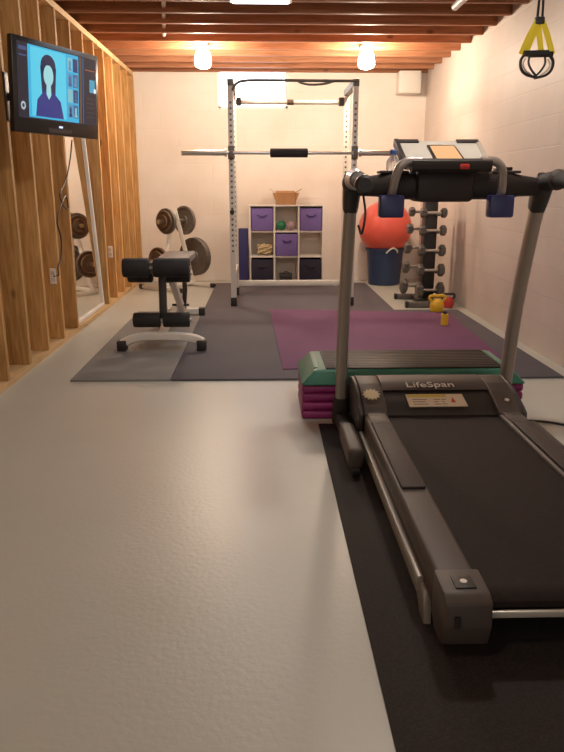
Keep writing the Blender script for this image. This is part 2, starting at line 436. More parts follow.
# uprights
for s in (-1, 1):
    x = XC + s * .405
    pth = smooth([(x, 3.29, ZT + .06), (x, 3.275, .30), (x, 3.225, .60), (x, 3.145, .88), (x, 3.06, 1.12)], 5)
    u = part('upright', B().tube(pth, .037, 16, .027, sq=3.2), K['tm_tube'], T)
    part('upright_boot', B().tube([(x, 3.295, ZT + .02), (x, 3.288, .10), (x, 3.284, .155)], [.060, .056, .046], 16, [.040, .038, .032], sq=3.5), K['tm_dark'], u)
    part('upright_collar', B().tube([(x, 3.092, 1.055), (x, 3.08, 1.085), (x + s * .0, 3.055, 1.13), (x + s * .004, 3.02, 1.185)], [.044, .050, .052, .046], 16, [.031, .034, .037, .034], sq=3), K['black_plastic'], u)
    # hand grip toward the user
    g0 = (x + s * .004, 3.03, 1.165); g1 = (x + s * .004, 2.93, 1.178); g2 = (x + s * .004, 2.66, 1.160)
    gr = part('hand_grip', B().tube(smooth([g0, g1, (x + s * .004, 2.80, 1.172), g2], 6), [.041 - .010 * min(1, i / 10) for i in range(19)], 18), K['black_foam'], T)
    part('grip_end', B().tube([g2, (x + s * .004, 2.645, 1.158), (x + s * .004, 2.635, 1.157)], [.036, .036, .026], 18), K['black_plastic'], gr)
    part('pulse_plate', B().tube([(x + s * .004, 2.925 if s < 0 else 2.90, 1.1785), (x + s * .004, 2.89 if s < 0 else 2.893, 1.178), (x + s * .004, 2.83 if s < 0 else 2.885, 1.175)], [.0425, .039, .036], 18), K['tube_silver'] if s < 0 else K['tm_grey'], gr)
# cross bar between the uprights
cb = B().tube([(XC - .385, 3.05, 1.150), (XC - .30, 3.05, 1.155), (XC - .25, 3.05, 1.155), (XC + .25, 3.05, 1.155), (XC + .30, 3.05, 1.155), (XC + .385, 3.05, 1.150)],
              [.045, .05, .06, .06, .05, .045], 20, [.036, .045, .056, .056, .045, .036], sq=3.5)
cbo = part('cross_bar', cb, K['tm_dark'], T)
for s in (-1, 1):   # shallow tray in each side of the bar
    part('tray', B().box((XC + s * .235 - .06, 3.0, 1.205), (XC + s * .235 + .06, 3.10, 1.216), .004), K['tm_grey'], cbo)
# console
cs = B()
cs.prism([(XC - .125, 2.965, 1.095), (XC + .125, 2.965, 1.095), (XC + .125, 3.13, 1.10), (XC - .125, 3.13, 1.10)], (0, 0, .0))if False else None
XQ = .756
cs.box((XQ - .118, 2.955, 1.090), (XQ + .118, 3.14, 1.225), .02)
cs.prism([(XQ - .115, 2.93, 1.20), (XQ + .115, 2.93, 1.20), (XQ + .155, 2.90, 1.243), (XQ - .155, 2.90, 1.243)], (0, .17, .02), .006)
cso = part('console_body', cs, K['tm_dark'], T)
# tilted panel: lower edge toward the user
pb0, pb1 = V((XQ - .172, 2.965, 1.246)), V((XQ + .172, 2.965, 1.246)); pt0, pt1 = V((XQ - .178, 3.17, 1.345)), V((XQ + .178, 3.17, 1.345))
nrm = (pb1 - pb0).cross(pt0 - pb0).normalized()
pn = part('console_panel', B().prism([pb0, pb1, pt1, pt0], -nrm * .035, .008), K['pale_panel'], T)
def onp(u, v, h=.002): return pb0.lerp(pb1, u).lerp(pt0.lerp(pt1, u), v) + nrm * h
for u0, u1 in ((-.02, .035), (.965, 1.02)):
    part('panel_edge', B().prism([onp(u0, 0, -.03), onp(u1, 0, -.03), onp(u1, 1.03, -.03), onp(u0, 1.03, -.03)], nrm * .036, .004), K['tm_dark'] if u0 < 0 else K['silver'], pn)
for u0, u1 in ((.0, .27), (.73, 1.0)):
    part('speaker', B().prism([onp(u0, .86, 0), onp(u1, .86, 0), onp(u1, .985, 0), onp(u0, .985, 0)], nrm * .007, .002), K['tm_dark'], pn)
ds = part('display', B().prism([onp(.36, .02, 0), onp(.72, .02, 0), onp(.68, .70, 0), onp(.34, .70, 0)], nrm * .009, .002), K['black_gloss'], pn)
part('screen', B().prism([onp(.385, .07, .009), onp(.69, .07, .009), onp(.66, .64, .009), onp(.37, .64, .009)], nrm * .0015), K['led'], ds, 'glowing tan display screen')
# front rail with safety key
part('front_rail', B().tube([(XQ - .16, 2.905, 1.234), (XQ + .16, 2.905, 1.234)], .030, 16, .026, sq=3), K['tm_dark'], T)
part('safety_key', B().box((XQ + .028, 2.866, 1.218), (XQ + .068, 2.885, 1.238), .006), K['red'], T, 'small red safety key')
for s in (-1, 1):
    P = smooth([(XQ + s * .12, 2.90, 1.250), (XQ + s * .175, 2.90, 1.248), (XQ + s * .207, 2.905, 1.222), (XQ + s * .222, 2.93, 1.155), (XQ + s * .228, 2.962, 1.098)], 6)
    hb = part('bent_handle', B().tube(P, .018, 14), K['tube_silver'], T)
    part('handle_pocket', B().box((XQ + s * .226 - .050, 2.915, 1.028), (XQ + s * .226 + .050, 2.985, 1.118), .010), K['blue_pocket'], hb, 'navy blue pocket at the foot of the bent handle')
# cable dangling by the left upright
part('power_lead', B().tube(smooth([(XC - .36, 3.02, 1.12), (XC - .352, 3.0, 1.04), (XC - .363, 3.01, .96), (XC - .372, 3.06, .99)], 6), .005, 8), K['black_plastic'], T)
# deck
part('deck', B().box((XC - .33, 1.535, .118), (XC + .33, 3.1, .168), .01), K['tm_dark'], T)
be = B()
pf = [(3.02, .178), (1.56, .178), (1.527, .173), (1.510, .160), (1.508, .146), (1.52, .130)]
ring_t = [(XC - .252, y, z) for y, z in pf]; n_ = len(pf)
va = [be.bm.verts.new(V((XC - .252, y, z))) for y, z in pf]; vb = [be.bm.verts.new(V((XC + .252, y, z))) for y, z in pf]
for i in range(n_ - 1): be.bm.faces.new((va[i], vb[i], vb[i + 1], va[i + 1]))
part('running_belt', be, K['belt'], T)
part('rear_strip', B().box((XC - .26, 1.493, .124), (XC + .26, 1.505, .142), .003), K['silver'], T, 'pale strip below the end of the belt')
for s in (-1, 1):
    xo, xi = XC + s * .347, XC + s * .243
    lo, hi = min(xo, xi), max(xo, xi)
    rl = part('side_rail', B().box((lo, 1.56, .085), (hi, 2.93, .196), .014, seg=3), K['tm_grey'], T)
    part('foot_pad', B().prism([(lo + .012, 2.10, .196), (hi - .012, 2.10, .196), (hi - .012, 2.74, .196), (lo + .012, 2.74, .196)], (0, 0, .010), .004), K['tm_pad'], rl)
    part('rail_plate', B().prism([(lo + .012, 2.75, .196), (hi - .012, 2.75, .196), (hi - .012, 2.92, .196), (lo + .012, 2.92, .196)], (0, 0, .006), .003), K['tm_grey'], rl)
    ec = B()
    prof = [(1.595, .204), (1.49, .200), (1.462, .185), (1.458, .12), (1.475, .065), (1.51, .048), (1.56, .052), (1.60, .085)]
    ec.prism([(lo - .004, y, z) for y, z in prof], (hi - lo + .012, 0, 0), .007)
    e = part('end_cap', ec, K['tm_grey'], T)
    part('cap_badge', B().box((lo + .030, 1.505, .2015), (hi - .022, 1.56, .2045), .001, M.Translation((0, 0, 0))), K['tm_dark'], e)
    part('badge_mark', B().lathe([(.009, 0), (.009, .0015)], ((lo + hi) / 2 + .004, 1.533, .2045)), K['badge'], e)
    part('cap_slot', B().box((lo + .018, 1.4525, .125), (lo + .032, 1.458, .155)), K['black_plastic'], e)
    # lower side channel and feet
    x = XC + s * .357
    part('side_channel', B().box((x - .010, 1.70, .07), (x + .010, 2.95, .12), .004), K['tm_tube'], T)
    ft = B().prism([(x - .010 - s * .010, 1.80, .10), (x - .010 - s * .010, 1.66, .10), (x - .010 - s * .010, 1.64, ZT), (x - .010 - s * .010, 1.69, ZT)], (.022, 0, 0), .004)
    part('support_foot', ft, K['tm_tube'], T)
# motor hood
def hoodprof(dz=0., dy=0.):
    return [(2.885 + dy, .10), (2.885 + dy, .196 + dz), (2.925 + dy, .215 + dz), (3.02, .250 + dz), (3.10, .270 + dz), (3.20, .278 + dz), (3.27, .262 + dz), (3.325, .215), (3.33, .10)]
hood = B().prism([(XC - .245, y, z) for y, z in hoodprof(-.010, .01)], (.49, 0, 0))
ho = part('motor_hood', hood, K['tm_dark'], T, ang=50)
for s in (-1, 1):
    a, b_ = XC + s * .347, XC + s * .243; lo, hi = min(a, b_), max(a, b_)
    sh = part('hood_shoulder', B().prism([(lo, y, z) for y, z in hoodprof(.004, -.012)], (hi - lo, 0, 0), .006), K['tm_grey'], T, ang=50)
    part('hood_side', B().prism([((XC + s * .347) + (0 if s > 0 else -.022), y, z) for y, z in hoodprof(.002, -.01)], (.022, 0, 0), .008), K['black_plastic'], sh, ang=50)
    if s < 0: shL = sh
    else: shR = sh
# crest strip behind the hood face
part('hood_crest', B().prism([(XC - .243, y, z) for y, z in ((3.05, .255), (3.10, .276), (3.20, .284), (3.27, .268), (3.31, .22), (3.2, .2))], (.486, 0, 0)), K['tm_grey'], ho, ang=50)

def text_part(txt, size, origin, xdir, ydir, m, parent, name, label, depth=.0012, scale_x=1.):
    cu = bpy.data.curves.new('lettering', 'FONT'); cu.body = txt; cu.size = size; cu.extrude = depth; cu.align_x = 'CENTER'; cu.align_y = 'CENTER'
    o = bpy.data.objects.new('tmp', cu); C.objects.link(o)
    dg = bpy.context.evaluated_depsgraph_get(); dg.update()
    me = bpy.data.meshes.new_from_object(o.evaluated_get(dg))
    bpy.data.objects.remove(o); 
    x = V(xdir).normalized(); z = x.cross(V(ydir)).normalized(); y = z.cross(x)
    me.transform(M.Translation(V(origin) - base_of(parent)) @ M((x, y, z)).transposed().to_4x4() @ M.Diagonal((scale_x, 1, 1, 1)))
    me.name = name; me.materials.clear(); me.materials.append(m)
    q = bpy.data.objects.new(name, me); C.objects.link(q); q.parent = parent
    if label: q['label'] = label
    return q
# the hood face carries a maker's word, a rating label and a star sticker
text_part('LifeSpan', .062, (XC - .020, 3.075, .2725), (1, 0, 0), (0, .08, .022), K['badge'], ho, 'hood_lettering', 'silver lettering reading LifeSpan', scale_x=1.1)
d_f = V((0, .095, .035)).normalized(); n_f = V((1, 0, 0)).cross(d_f)
def onh(x, v, h): return V((x, 2.935, .2085)) + d_f * v + n_f * h
lb = B(); x0, x1 = XC - .138, XC + .122
lb.prism([onh(x0, .002, .0), onh(x1, .002, .0), onh(x1 - .008, .092, .0), onh(x0 - .004, .092, .0)], n_f * .0045)
lbo = part('warning_label', lb, K['label_cream'], ho, 'cream and yellow printed warning label')
part('label_band', B().prism([onh(x0 + .004, .070, .0045), onh(x1 - .085, .070, .0045), onh(x1 - .085, .089, .0045), onh(x0 + .001, .089, .0045)], n_f * .0008), K['label_yellow'], lbo)
ln = B()
for i in range(3):
    for xa, xb in ((x0 + .02, x0 + .085), (x0 + .115, x0 + .145), (x0 + .150, x0 + .172)):
        ln.prism([onh(xa, .016 + i * .017, .0045), onh(xb - .01 * (i % 2), .016 + i * .017, .0045), onh(xb - .01 * (i % 2), .0205 + i * .017, .0045), onh(xa, .0205 + i * .017, .0045)], n_f * .0006)
part('label_print', ln, K['ink'], lbo)
rd = B().prism([onh(x1 - .068, .030, .0045), onh(x1 - .048, .030, .0045), onh(x1 - .058, .068, .0045)], n_f * .0008)
part('label_symbol', rd, K['red'], lbo)
star = []
for i in range(24):
    a = 2 * PI * i / 24; r_ = .040 if i % 2 == 0 else .029
    star.append(V((XC - .300, 3.0, .2485)) + V((1, 0, 0)) * (r_ * math.cos(a)) + d_f * (r_ * 1.05 * math.sin(a)))
part('star_sticker', B().prism(star, n_f * .005), K['sticker'], shL, 'pale star burst sticker')
em = V((XC + .300, 2.955, .2325))
part('round_emblem', B().lathe([(.010, -.004), (.010, .004)], em, n_f), K['badge'], shR)

# power cable on the floor beside the treadmill
solo('power_cable', B().tube(smooth([(1.14, 3.345, .012), (1.40, 3.32, .0065), (1.52, 3.25, .0065), (1.66, 3.17, .0065), (1.80, 3.03, .0065), (1.93, 2.95, .0065)], 6), .006, 8), K['black_plastic'],
     'thin black cable running across the bare floor from the treadmill to the right wall', 'cable')

# bottle and phone in the console trays
bt = thing('water_bottle', 'clear water bottle with a blue cap on the left side of the treadmill bar', 'bottle', (XC - .235, 3.05, 1.216))
bx, by, bz = XC - .235, 3.05, 1.2172
part('bottle_body', B().lathe([(.024, 0), (.028, .006), (.028, .03), (.026, .042), (.013, .056), (.011, .064)], (bx, by, bz)), K['clear'], bt)
part('bottle_cap', B().lathe([(.014, .062), (.014, .080), (.010, .084)], (bx, by, bz)), K['cap_blue'], bt, 'blue cap')
solo('phone', B().box((XC + .20, 3.02, 1.2165), (XC + .265, 3.085, 1.231), .005), K['black_gloss'], 'small black gadget on the right side of the treadmill bar', 'phone')

# ------------------------------------------------------------------ aerobic step on risers
RH = .046
for side, (xa, xb) in (('left', (.195, .60)), ('right', (.925, 1.330))):
    for i in range(4):
        z0 = i * RH
        rb = B()
        rb.box((xa, 3.400, z0 + .0005), (xb, 3.80, z0 + RH - .0005), .014, seg=3)
        rb.box((xa + .05, 3.396, z0 + .012), (xb - .05, 3.80, z0 + RH - .010), .004)
        where = ('lowest', 'second from the floor', 'third from the floor', 'topmost')[i]
        solo('step_riser', rb, K['step_purple'], 'magenta riser under the %s end of the green step, %s' % (side, where), 'riser', 'riser blocks under the step')
St = thing('aerobic_step', 'green aerobic step with a black ribbed top, stacked on magenta risers', 'step', (.77, 3.6, 4 * RH))
zb, zt = 4 * RH, .262
def frustum(lo, hi, z0, z1, ins, ins2=None):
    b_ = B(); i2 = ins if ins2 is None else ins2
    a = [b_.bm.verts.new(V(p)) for p in ((lo[0], lo[1], z0), (hi[0], lo[1], z0), (hi[0], hi[1], z0), (lo[0], hi[1], z0))]
    c = [b_.bm.verts.new(V(p)) for p in ((lo[0] + ins, lo[1] + i2, z1), (hi[0] - ins, lo[1] + i2, z1), (hi[0] - ins, hi[1] - i2, z1), (lo[0] + ins, hi[1] - i2, z1))]
    b_.skin([a, c])
    bmesh.ops.bevel(b_.bm, geom=b_.bm.edges[:], offset=.014, segments=3, affect='EDGES', profile=.5)
    return b_
dk = frustum((.185, 3.375), (1.335, 3.85), zb, zt, .075, .022)
part('step_deck', dk, K['step_green'], St)
tp = B().box((.315, 3.412, zt - .004), (1.225, 3.815, zt + .006), .005)
tpo = part('step_pad', tp, K['step_top'], St, 'black ribbed rubber pad')
rb = B()
for i in range(11):
    y = 3.435 + i * .0355; rb.tube([(.325, y, zt + .005), (1.215, y, zt + .005)], .010, 8, .003)
part('pad_ribs', rb, K['step_top'], tpo)
for xx in (.268, 1.25):
    part('end_groove', B().box((xx - .012, 3.44, zt - .006), (xx + .012, 3.79, zt + .004), .004), K['step_green'], St)

# ------------------------------------------------------------------ television on a wall arm
A = V((-1.288, 3.90, 0)); Bv = V((-1.000, 4.56, 0)); ux = (Bv - A).normalized(); nz = V((ux.y, -ux.x, 0)); W = (Bv - A).length; TZ0, TZ1 = 1.432, 1.900
TV = thing('television', 'black flat screen television on a wall arm, tilted away from the stud wall', 'television', ((A + Bv) / 2 + V((0, 0, TZ0))))
def ontv(u, v, h): return A + ux * (u * W) + V((0, 0, TZ0 + v * (TZ1 - TZ0))) + nz * (h + .034 * v)
def tvp(u0, u1, v0, v1, h0, h1, bev=0.): return B().prism([ontv(u0, v0, h0), ontv(u1, v0, h0), ontv(u1, v1, h0), ontv(u0, v1, h0)], nz * (h1 - h0), bev)
part('bezel', tvp(0, 1, 0, 1, -.032, 0, .006), K['black_gloss'], TV)
part('back_shell', tvp(.12, .88, .12, .85, -.085, -.032, .01), K['black_plastic'], TV)
part('speaker_bar', tvp(.36, .64, .025, .075, 0, .002), K['black_plastic'], TV)
part('brand_light', tvp(.49, .53, .085, .105, 0, .002), emit('brand_light', (.5, .6, 1.), 1.2), TV)
pic = B(); PM = []
def paint(col, st):
    PM.append(emit('tv_colour', col, st * .62)); pic.mi = len(PM) - 1
def quad(u0, u1, v0, v1, h): pic.face([ontv(u0, v0, h), ontv(u1, v0, h), ontv(u1, v1, h), ontv(u0, v1, h)])
def blob(pts, h): pic.face([ontv(u, v, h) for u, v in pts])
S0, S1, V0_, V1_ = .045, .965, .155, .945
paint((.012, .014, .03), .8); quad(S0, S1, V0_, V1_, .001)
paint((.03, .42, .72), 1.0); quad(.155, .735, .17, .935, .0016)
paint((.08, .58, .80), 1.05); quad(.185, .58, .19, .92, .002)
cx_ = .375
def ell(cx, cy, ru, rv, n=20): return [(cx + ru * math.cos(2 * PI * i / n), cy + rv * math.sin(2 * PI * i / n)) for i in range(n)]
paint((.02, .022, .075), .8)
blob(ell(cx_, .745, .085, .125), .0024)
blob([(.285, .74), (.30, .43), (.345, .40), (.36, .70)], .0024); blob([(.465, .74), (.45, .43), (.405, .40), (.39, .70)], .0024)
paint((.025, .035, .22), .9)
blob([(.225, .19), (.245, .37), (.31, .46), (.345, .475), (.375, .40), (.405, .475), (.44, .46), (.51, .38), (.545, .19)], .0027)
paint((.34, .72, .76), .95)
blob(ell(cx_, .645, .055, .115), .003)
blob([(.352, .56), (.398, .56), (.402, .44), (.375, .385), (.348, .44)], .0029)
paint((.02, .022, .075), .8); blob([(.315, .72), (.33, .80), (.375, .83), (.42, .80), (.435, .72), (.40, .755), (.36, .755)], .0033)
tones = [(.10, .33, .55), (.03, .05, .18), (.25, .60, .66), (.06, .14, .34)]
for r_ in range(4):
    for c_ in range(2):
        paint(tones[(r_ * 2 + c_ * 3) % 4], .8); u = .60 + c_ * .066; v = .22 + r_ * .175
        quad(u, u + .058, v, v + .15, .0024)
        paint(tones[(r_ + c_ + 1) % 4], .8); blob(ell(u + .029, v + .085, .014, .04, 12), .0028); blob([(u + .008, v + .01), (u + .05, v + .01), (u + .042, v + .055), (u + .016, v + .055)], .0028)
paint((.05, .09, .22), .8); quad(.06, .145, .86, .90, .002); quad(.06, .145, .80, .815, .002)
paint((.55, .65, .75), .7); blob(ell(.095, .285, .026, .045), .002); paint((.02, .03, .06), .6); blob(ell(.095, .285, .012, .022), .0026)
paint((.14, .07, .035), .8); quad(.745, .775, .17, .935, .002); paint((.02, .10, .28), .8); quad(.785, .80, .17, .935, .002)
paint((.45, .12, .05), .8); quad(.82, .945, .80, .81, .002)
paint((.05, .36, .55), .9); quad(.875, .945, .55, .70, .002)
paint((.85, .9, .95), 1.0); blob(ell(.945, .575, .016, .03), .0026)
paint((.08, .05, .04), .7)
for i in range(5): quad(.83, .94, .25 + i * .055, .262 + i * .055, .002)
sc_ = part('screen', pic, PM, TV, 'lit screen with a seated figure on a pale blue picture')
# arm
am = B(); mid = (A + Bv) / 2 + V((0, 0, 1.665))
am.box((-.02, -.10, -.13), (.0, .10, .13), .003, M.Translation(mid - nz * .088) @ nz.to_track_quat('X', 'Z').to_matrix().to_4x4())
part('mount_plate', am, K['black_plastic'], TV)
wp = V((XL + .012, 4.467, 1.665))
part('wall_plate', B().box((XL, 4.435, 1.53), (XL + .014, 4.499, 1.80), .003), K['black_plastic'], TV)
el = V((XL + .13, 4.56, 1.665))
part('swing_arm', B().tube([wp, el], .018, 10, .022, sq=4).cyl(el - V((0, 0, .035)), el + V((0, 0, .035)), .022).tube([el, mid - nz * .10], .018, 10, .022, sq=4), K['black_plastic'], TV)
# its lead down to an outlet
XS = XL - .012
solo('hanging_lead', B().tube(smooth([(-1.496, 5.861, 1.508), (-1.496, 5.756, 1.353), (-1.496, 5.595, 1.202), (-1.496, 5.400, 1.100), (-1.496, 5.459, 1.027), (-1.496, 5.588, 0.986), (-1.496, 5.560, 1.084), (-1.496, 5.371, 1.000), (-1.496, 5.263, 0.904), (-1.496, 5.333, 0.784), (-1.496, 5.295, 0.655), (-1.496, 5.193, 0.578), (-1.515, 5.262, 0.520), (-1.550, 5.244, 0.510)], 6), .0055, 8), K['black_plastic'],
     'tangled black lead hanging down the studs below the television to the outlet', 'lead')
def outlet(y_face, z, label, dx=-.045):
    t = thing('outlet', label, 'outlet', (XL + dx, y_face, z), 'outlets on the stud wall')
    x = XL + dx
    part('cover_plate', B().box((x - .024, y_face - .012, z - .058), (x + .024, y_face, z + .058), .004), K['white_plastic'], t)
    for dz in (-.024, .024): part('socket_face', B().box((x - .013, y_face - .0135, z + dz - .013), (x + .013, y_face - .0115, z + dz + .013)), K['shelf_in'], t)
outlet(4.08 + .406 * 3 - .038, .51, 'white outlet on a stud with the black television cord plugged into it')
outlet(4.08 + .406 * 8 - .038, .51, 'white outlet on a stud just beyond the leaning mirror')

# ------------------------------------------------------------------ mirror in the framed opening
mb, mt_ = V((XL - .042, 0, .040)), V((XL - .128, 0, 1.79)); ym0, ym1 = 5.76, 6.80
dm = (mt_ - mb); nm = V((dm.z, 0, -dm.x)).normalized()
Mi = thing('leaning_mirror', 'tall white framed mirror leaning among the wall studs, left of the weight bench', 'mirror', (mb.x, 6.3, mb.z))
def onm(y, v, h): return V((mb.x, y, mb.z)) + dm * v + nm * h
part('mirror_glass', B().prism([onm(ym0, 0, -.012), onm(ym1, 0, -.012), onm(ym1, 1, -.012), onm(ym0, 1, -.012)], nm * .012), K['mirror'], Mi)
for (ya, yb_, va_, vb_) in ((ym0, ym0 + .028, 0, 1), (ym1 - .028, ym1, 0, 1), (ym0 + .028, ym1 - .028, 0, .016), (ym0 + .028, ym1 - .028, .984, 1)):
    part('frame_strip', B().prism([onm(ya, va_, -.002), onm(yb_, va_, -.002), onm(yb_, vb_, -.002), onm(ya, vb_, -.002)], nm * .018, .002), K['white_plastic'], Mi)

# ------------------------------------------------------------------ weight bench
G = thing('weight_bench', 'white framed weight bench with black foam leg rollers', 'bench', (-.735, 5.6, 0))
BX = -.735
fz = .014
arch = smooth([(-1.015, 4.94, fz + .05), (-.96, 4.94, fz + .075), (-.88, 4.94, fz + .10), (-.735, 4.94, fz + .105), (-.59, 4.94, fz + .10), (-.49, 4.94, fz + .085), (-.435, 4.94, fz + .06)], 4)
ff = part('front_foot', B().tube(arch, .028, 14, .030, sq=5), K['white_metal'], G)
for x in (-1.01, -.442):
    part('foot_cap', B().box((x - .034, 4.90, fz), (x + .034, 4.98, fz + .078), .008), K['black_plastic'], ff)
part('main_beam', B().tube([(BX, 4.97, fz + .10), (BX, 5.75, .17), (BX + .02, 6.38, fz + .055)], .025, 12, .03, sq=5), K['white_metal'], G)
rf = part('rear_foot', B().box((-.90, 6.36, fz + .012), (-.565, 6.42, fz + .062), .006), K['white_metal'], G)
for x in (-.905, -.56):
    part('foot_cap', B().box((x - .028, 6.352, .001), (x + .028, 6.428, fz + .068), .006), K['black_plastic'], rf)
part('leg_curl_post', B().tube([(BX + .01, 5.06, .20), (BX + .01, 5.08, .40), (BX + .01, 5.10, .66)], .028, 12, .028, sq=5), K['black_plastic'], G)
part('seat_post', B().tube([(BX + .030, 5.30, .54), (BX + .04, 5.55, .38), (BX + .05, 5.95, .12)], .027, 12, .03, sq=5), K['white_metal'], G)
part('rear_post', B().tube([(BX + .06, 6.02, .555), (BX + .065, 6.04, .30), (BX + .04, 6.12, .10)], .018, 12, .02, sq=5), K['black_plastic'], G)
part('adjusting_pin', B().cyl((BX - .02, 5.82, .20), (BX + .12, 5.82, .20), .010), K['black_plastic'], G)
for yy, zz, xs in ((4.995, .600, (-.985, -.800, -.770, -.515)), (5.20, .535, (-.99, -.81, -.75, -.535)), (5.02, .222, (-.935, -.742, -.722, -.530))):
    part('roller_bar', B().cyl((xs[0] - .012, yy, zz), (xs[3] + .015, yy, zz), .013), K['chrome'], G)
    rr = .066 if zz > .3 else .054
    if zz > .59: rr = .068
    for a, b_ in ((xs[0], xs[1]), (xs[2], xs[3])):
        part('foam_roller', B().lathe([(rr * .55, 0), (rr * .93, .002), (rr, .012), (rr, b_ - a - .012), (rr * .93, b_ - a - .002), (rr * .55, b_ - a)], (a, yy, zz), (1, 0, 0)), K['black_foam'], G)
part('roller_bracket', B().box((-.805, 5.0, .555), (-.765, 5.22, .635), .006), K['iron'], G)
part('seat_pad', B().box((BX - .105, 5.36, .550), (BX + .150, 6.20, .612), .018, seg=3), K['vinyl'], G, 'dark grey vinyl pad')

# ------------------------------------------------------------------ power rack
R = thing('power_rack', 'tall white power rack with drilled uprights, holding the barbell', 'power rack', (.29, 7.2, .0135))
RX0, RX1, RF, RR_ = -.285, .872, 6.90, 7.62; ht = 2.045; zf = .0135
def upright(x, y):
    u = B(); u.box((x - .026, y - .026, zf + .06), (x + .026, y + .026, ht), .004)
    u.mi = 1
    z = .55
    while z < ht - .12:
        u.lathe([(.011, 0), (.011, .0008)], (x, y - .0262, z), (0, -1, 0), 10); z += .05
    o = part('upright', u, [K['white_metal'], K['iron']], R)
    part('foot_cap', B().box((x - .031, y - .031, zf), (x + .031, y + .031, zf + .085), .006), K['black_plastic'], o)
for x in (RX0, RX1):
    upright(x, RF); upright(x, RR_)
    part('side_rail', B().box((x - .024, RF + .026, .30), (x + .024, RR_ - .026, .348), .004), K['white_metal'], R)
    part('top_side_beam', B().box((x - .029, RF - .03, ht), (x + .029, RR_ + .03, ht + .06), .005), K['iron'], R)
part('rear_cross_beam', B().box((RX0 - .0, RR_ + .03, .105), (RX1, RR_ + .075, .165), .004), K['white_metal'], R)
part('rear_top_bar', B().tube([(RX0 + .026, RR_, 1.985), (RX1 - .026, RR_, 1.985)], .022, 14), K['white_metal'], R)
part('bar_sleeve', B().cyl(((RX0 + RX1) / 2 - .03, RR_, 1.985), ((RX0 + RX1) / 2 + .035, RR_, 1.985), .027), K['iron_brown'], R)
for x in (RX0 + .055, RX1 - .055): part('bar_clamp', B().box((x - .025, RR_ - .035, 1.95), (x + .025, RR_ + .035, 2.03), .006), K['black_plastic'], R)
part('pull_up_bar', B().tube(smooth([(RX0 + .02, RF - .045, 2.00), (RX0 + .06, RF - .045, 2.06), (RX0 + .15, RF - .045, 2.085), (RX0 + .4, RF - .045, 2.088), (RX1 - .10, RF - .045, 2.085), (RX1 + .01, RF - .045, 2.092)], 5), .013, 12), K['iron'], R)
part('curved_grip', B().tube(smooth([(.33, RF - .045, 2.085), (.37, RF - .045, 2.065), (.45, RF - .045, 2.052), (.58, RF - .045, 2.06), (.68, RF - .045, 2.085), (.75, RF - .045, 2.085)], 5), .010, 10), K['iron'], R)
for x in (RX0, RX1):
    hk = B().box((x - .03, RF - .036, 1.40), (x + .03, RF - .027, 1.52), .002).box((x - .02, RF - .11, 1.413), (x + .02, RF - .03, 1.440), .004).box((x - .02, RF - .118, 1.413), (x + .02, RF - .106, 1.475), .004)
    part('bar_hook', hk, K['iron'], R)
for x in (RX0, ): part('peg_knob', B().lathe([(.008, 0), (.008, .03), (.022, .03), (.022, .055)], (x, RF - .026, .92), (0, -1, 0), 14), K['black_plastic'], R)
part('peg_knob', B().lathe([(.010, 0), (.010, .03), (.024, .03), (.024, .05)], (RX1 - .08, RR_ + .03, .135), (0, -1, 0), 14), K['white_metal'], R)
# barbell
by_, bz_ = RF - .07, 1.456
Bb = thing('barbell', 'empty steel barbell with a black centre pad, resting on the power rack hooks', 'barbell', (.25, by_, bz_))
part('bar_shaft', B().cyl((-.33, by_, bz_), (.91, by_, bz_), .0145), K['chrome'], Bb)
for s, xa, xb in ((-1, -.325, -.745), (1, .905, 1.262)):
    sv = part('bar_sleeve', B().lathe([(.015, 0), (.036, .001), (.036, .02), (.025, .022), (.025, abs(xb - xa) - .004), (.021, abs(xb - xa))], (xa, by_, bz_), (s, 0, 0)), K['chrome'], Bb)
part('centre_pad', B().lathe([(.016, 0), (.038, .003), (.041, .01), (.041, .345), (.038, .352), (.016, .355)], (.076, by_, bz_), (1, 0, 0)), K['black_foam'], Bb, 'black foam pad')

# ------------------------------------------------------------------ weight plate tree
ax = V((.6, .8, 0)); pp = V((.8, -.6, 0)); TC = V((-1.0, 8.25, 0))
Tt = thing('plate_tree', 'white A frame weight plate tree in the back left corner', 'weight rack', TC)
ap = TC + V((0, 0, .90))
legs = B()
for s in (-1, 1):
    part('leg', B().tube([ap, TC + ax * (s * .07) + V((0, 0, .70)), TC + ax * (s * .27) + V((0, 0, .035))], .022, 12, .024, sq=5), K['white_metal'], Tt)
    ft = part('foot_bar', B().tube([TC + ax * (s * .27) - pp * .30 + V((0, 0, .028)), TC + ax * (s * .27) + pp * .30 + V((0, 0, .028))], .022, 12, sq=5), K['white_metal'], Tt)
    for q in (-1, 1):
        e0 = TC + ax * (s * .27) + pp * (q * .30) + V((0, 0, .028)); part('foot_cap', B().tube([e0 - pp * (q * .01), e0 + pp * (q * .035)], .027, 12, sq=5), K['black_plastic'], ft)
    for zz, d0, d1 in ((.775, .045, .27), (.345, .165, .42)):
        part('peg', B().cyl(TC + ax * (s * d0) + V((0, 0, zz)), TC + ax * (s * d1) + V((0, 0, zz)), .0235), K['chrome'], Tt)
part('base_bar', B().tube([TC - ax * .27 + V((0, 0, .05)), TC + ax * .27 + V((0, 0, .05))], .022, 12, sq=5), K['white_metal'], Tt)
def plate(c, a, r, th, m, label):
    hr = .0265; h = th / 2
    prof = [(hr, -h), (r * .30, -h), (r * .34, -h * .45), (r * .78, -h * .45), (r * .84, -h), (r * .97, -h), (r, -h * .6), (r, h * .6), (r * .97, h), (r * .84, h), (r * .78, h * .45), (r * .34, h * .45), (r * .30, h), (hr, h)]
    solo('weight_plate', B().loop_lathe(prof, c, a), m, label, 'weight plate', 'iron plates on the plate tree')
def pl(s, zz, d, r, th, m, label): plate(TC + ax * (s * d) + V((0, 0, zz)), ax, r, th, m, label)
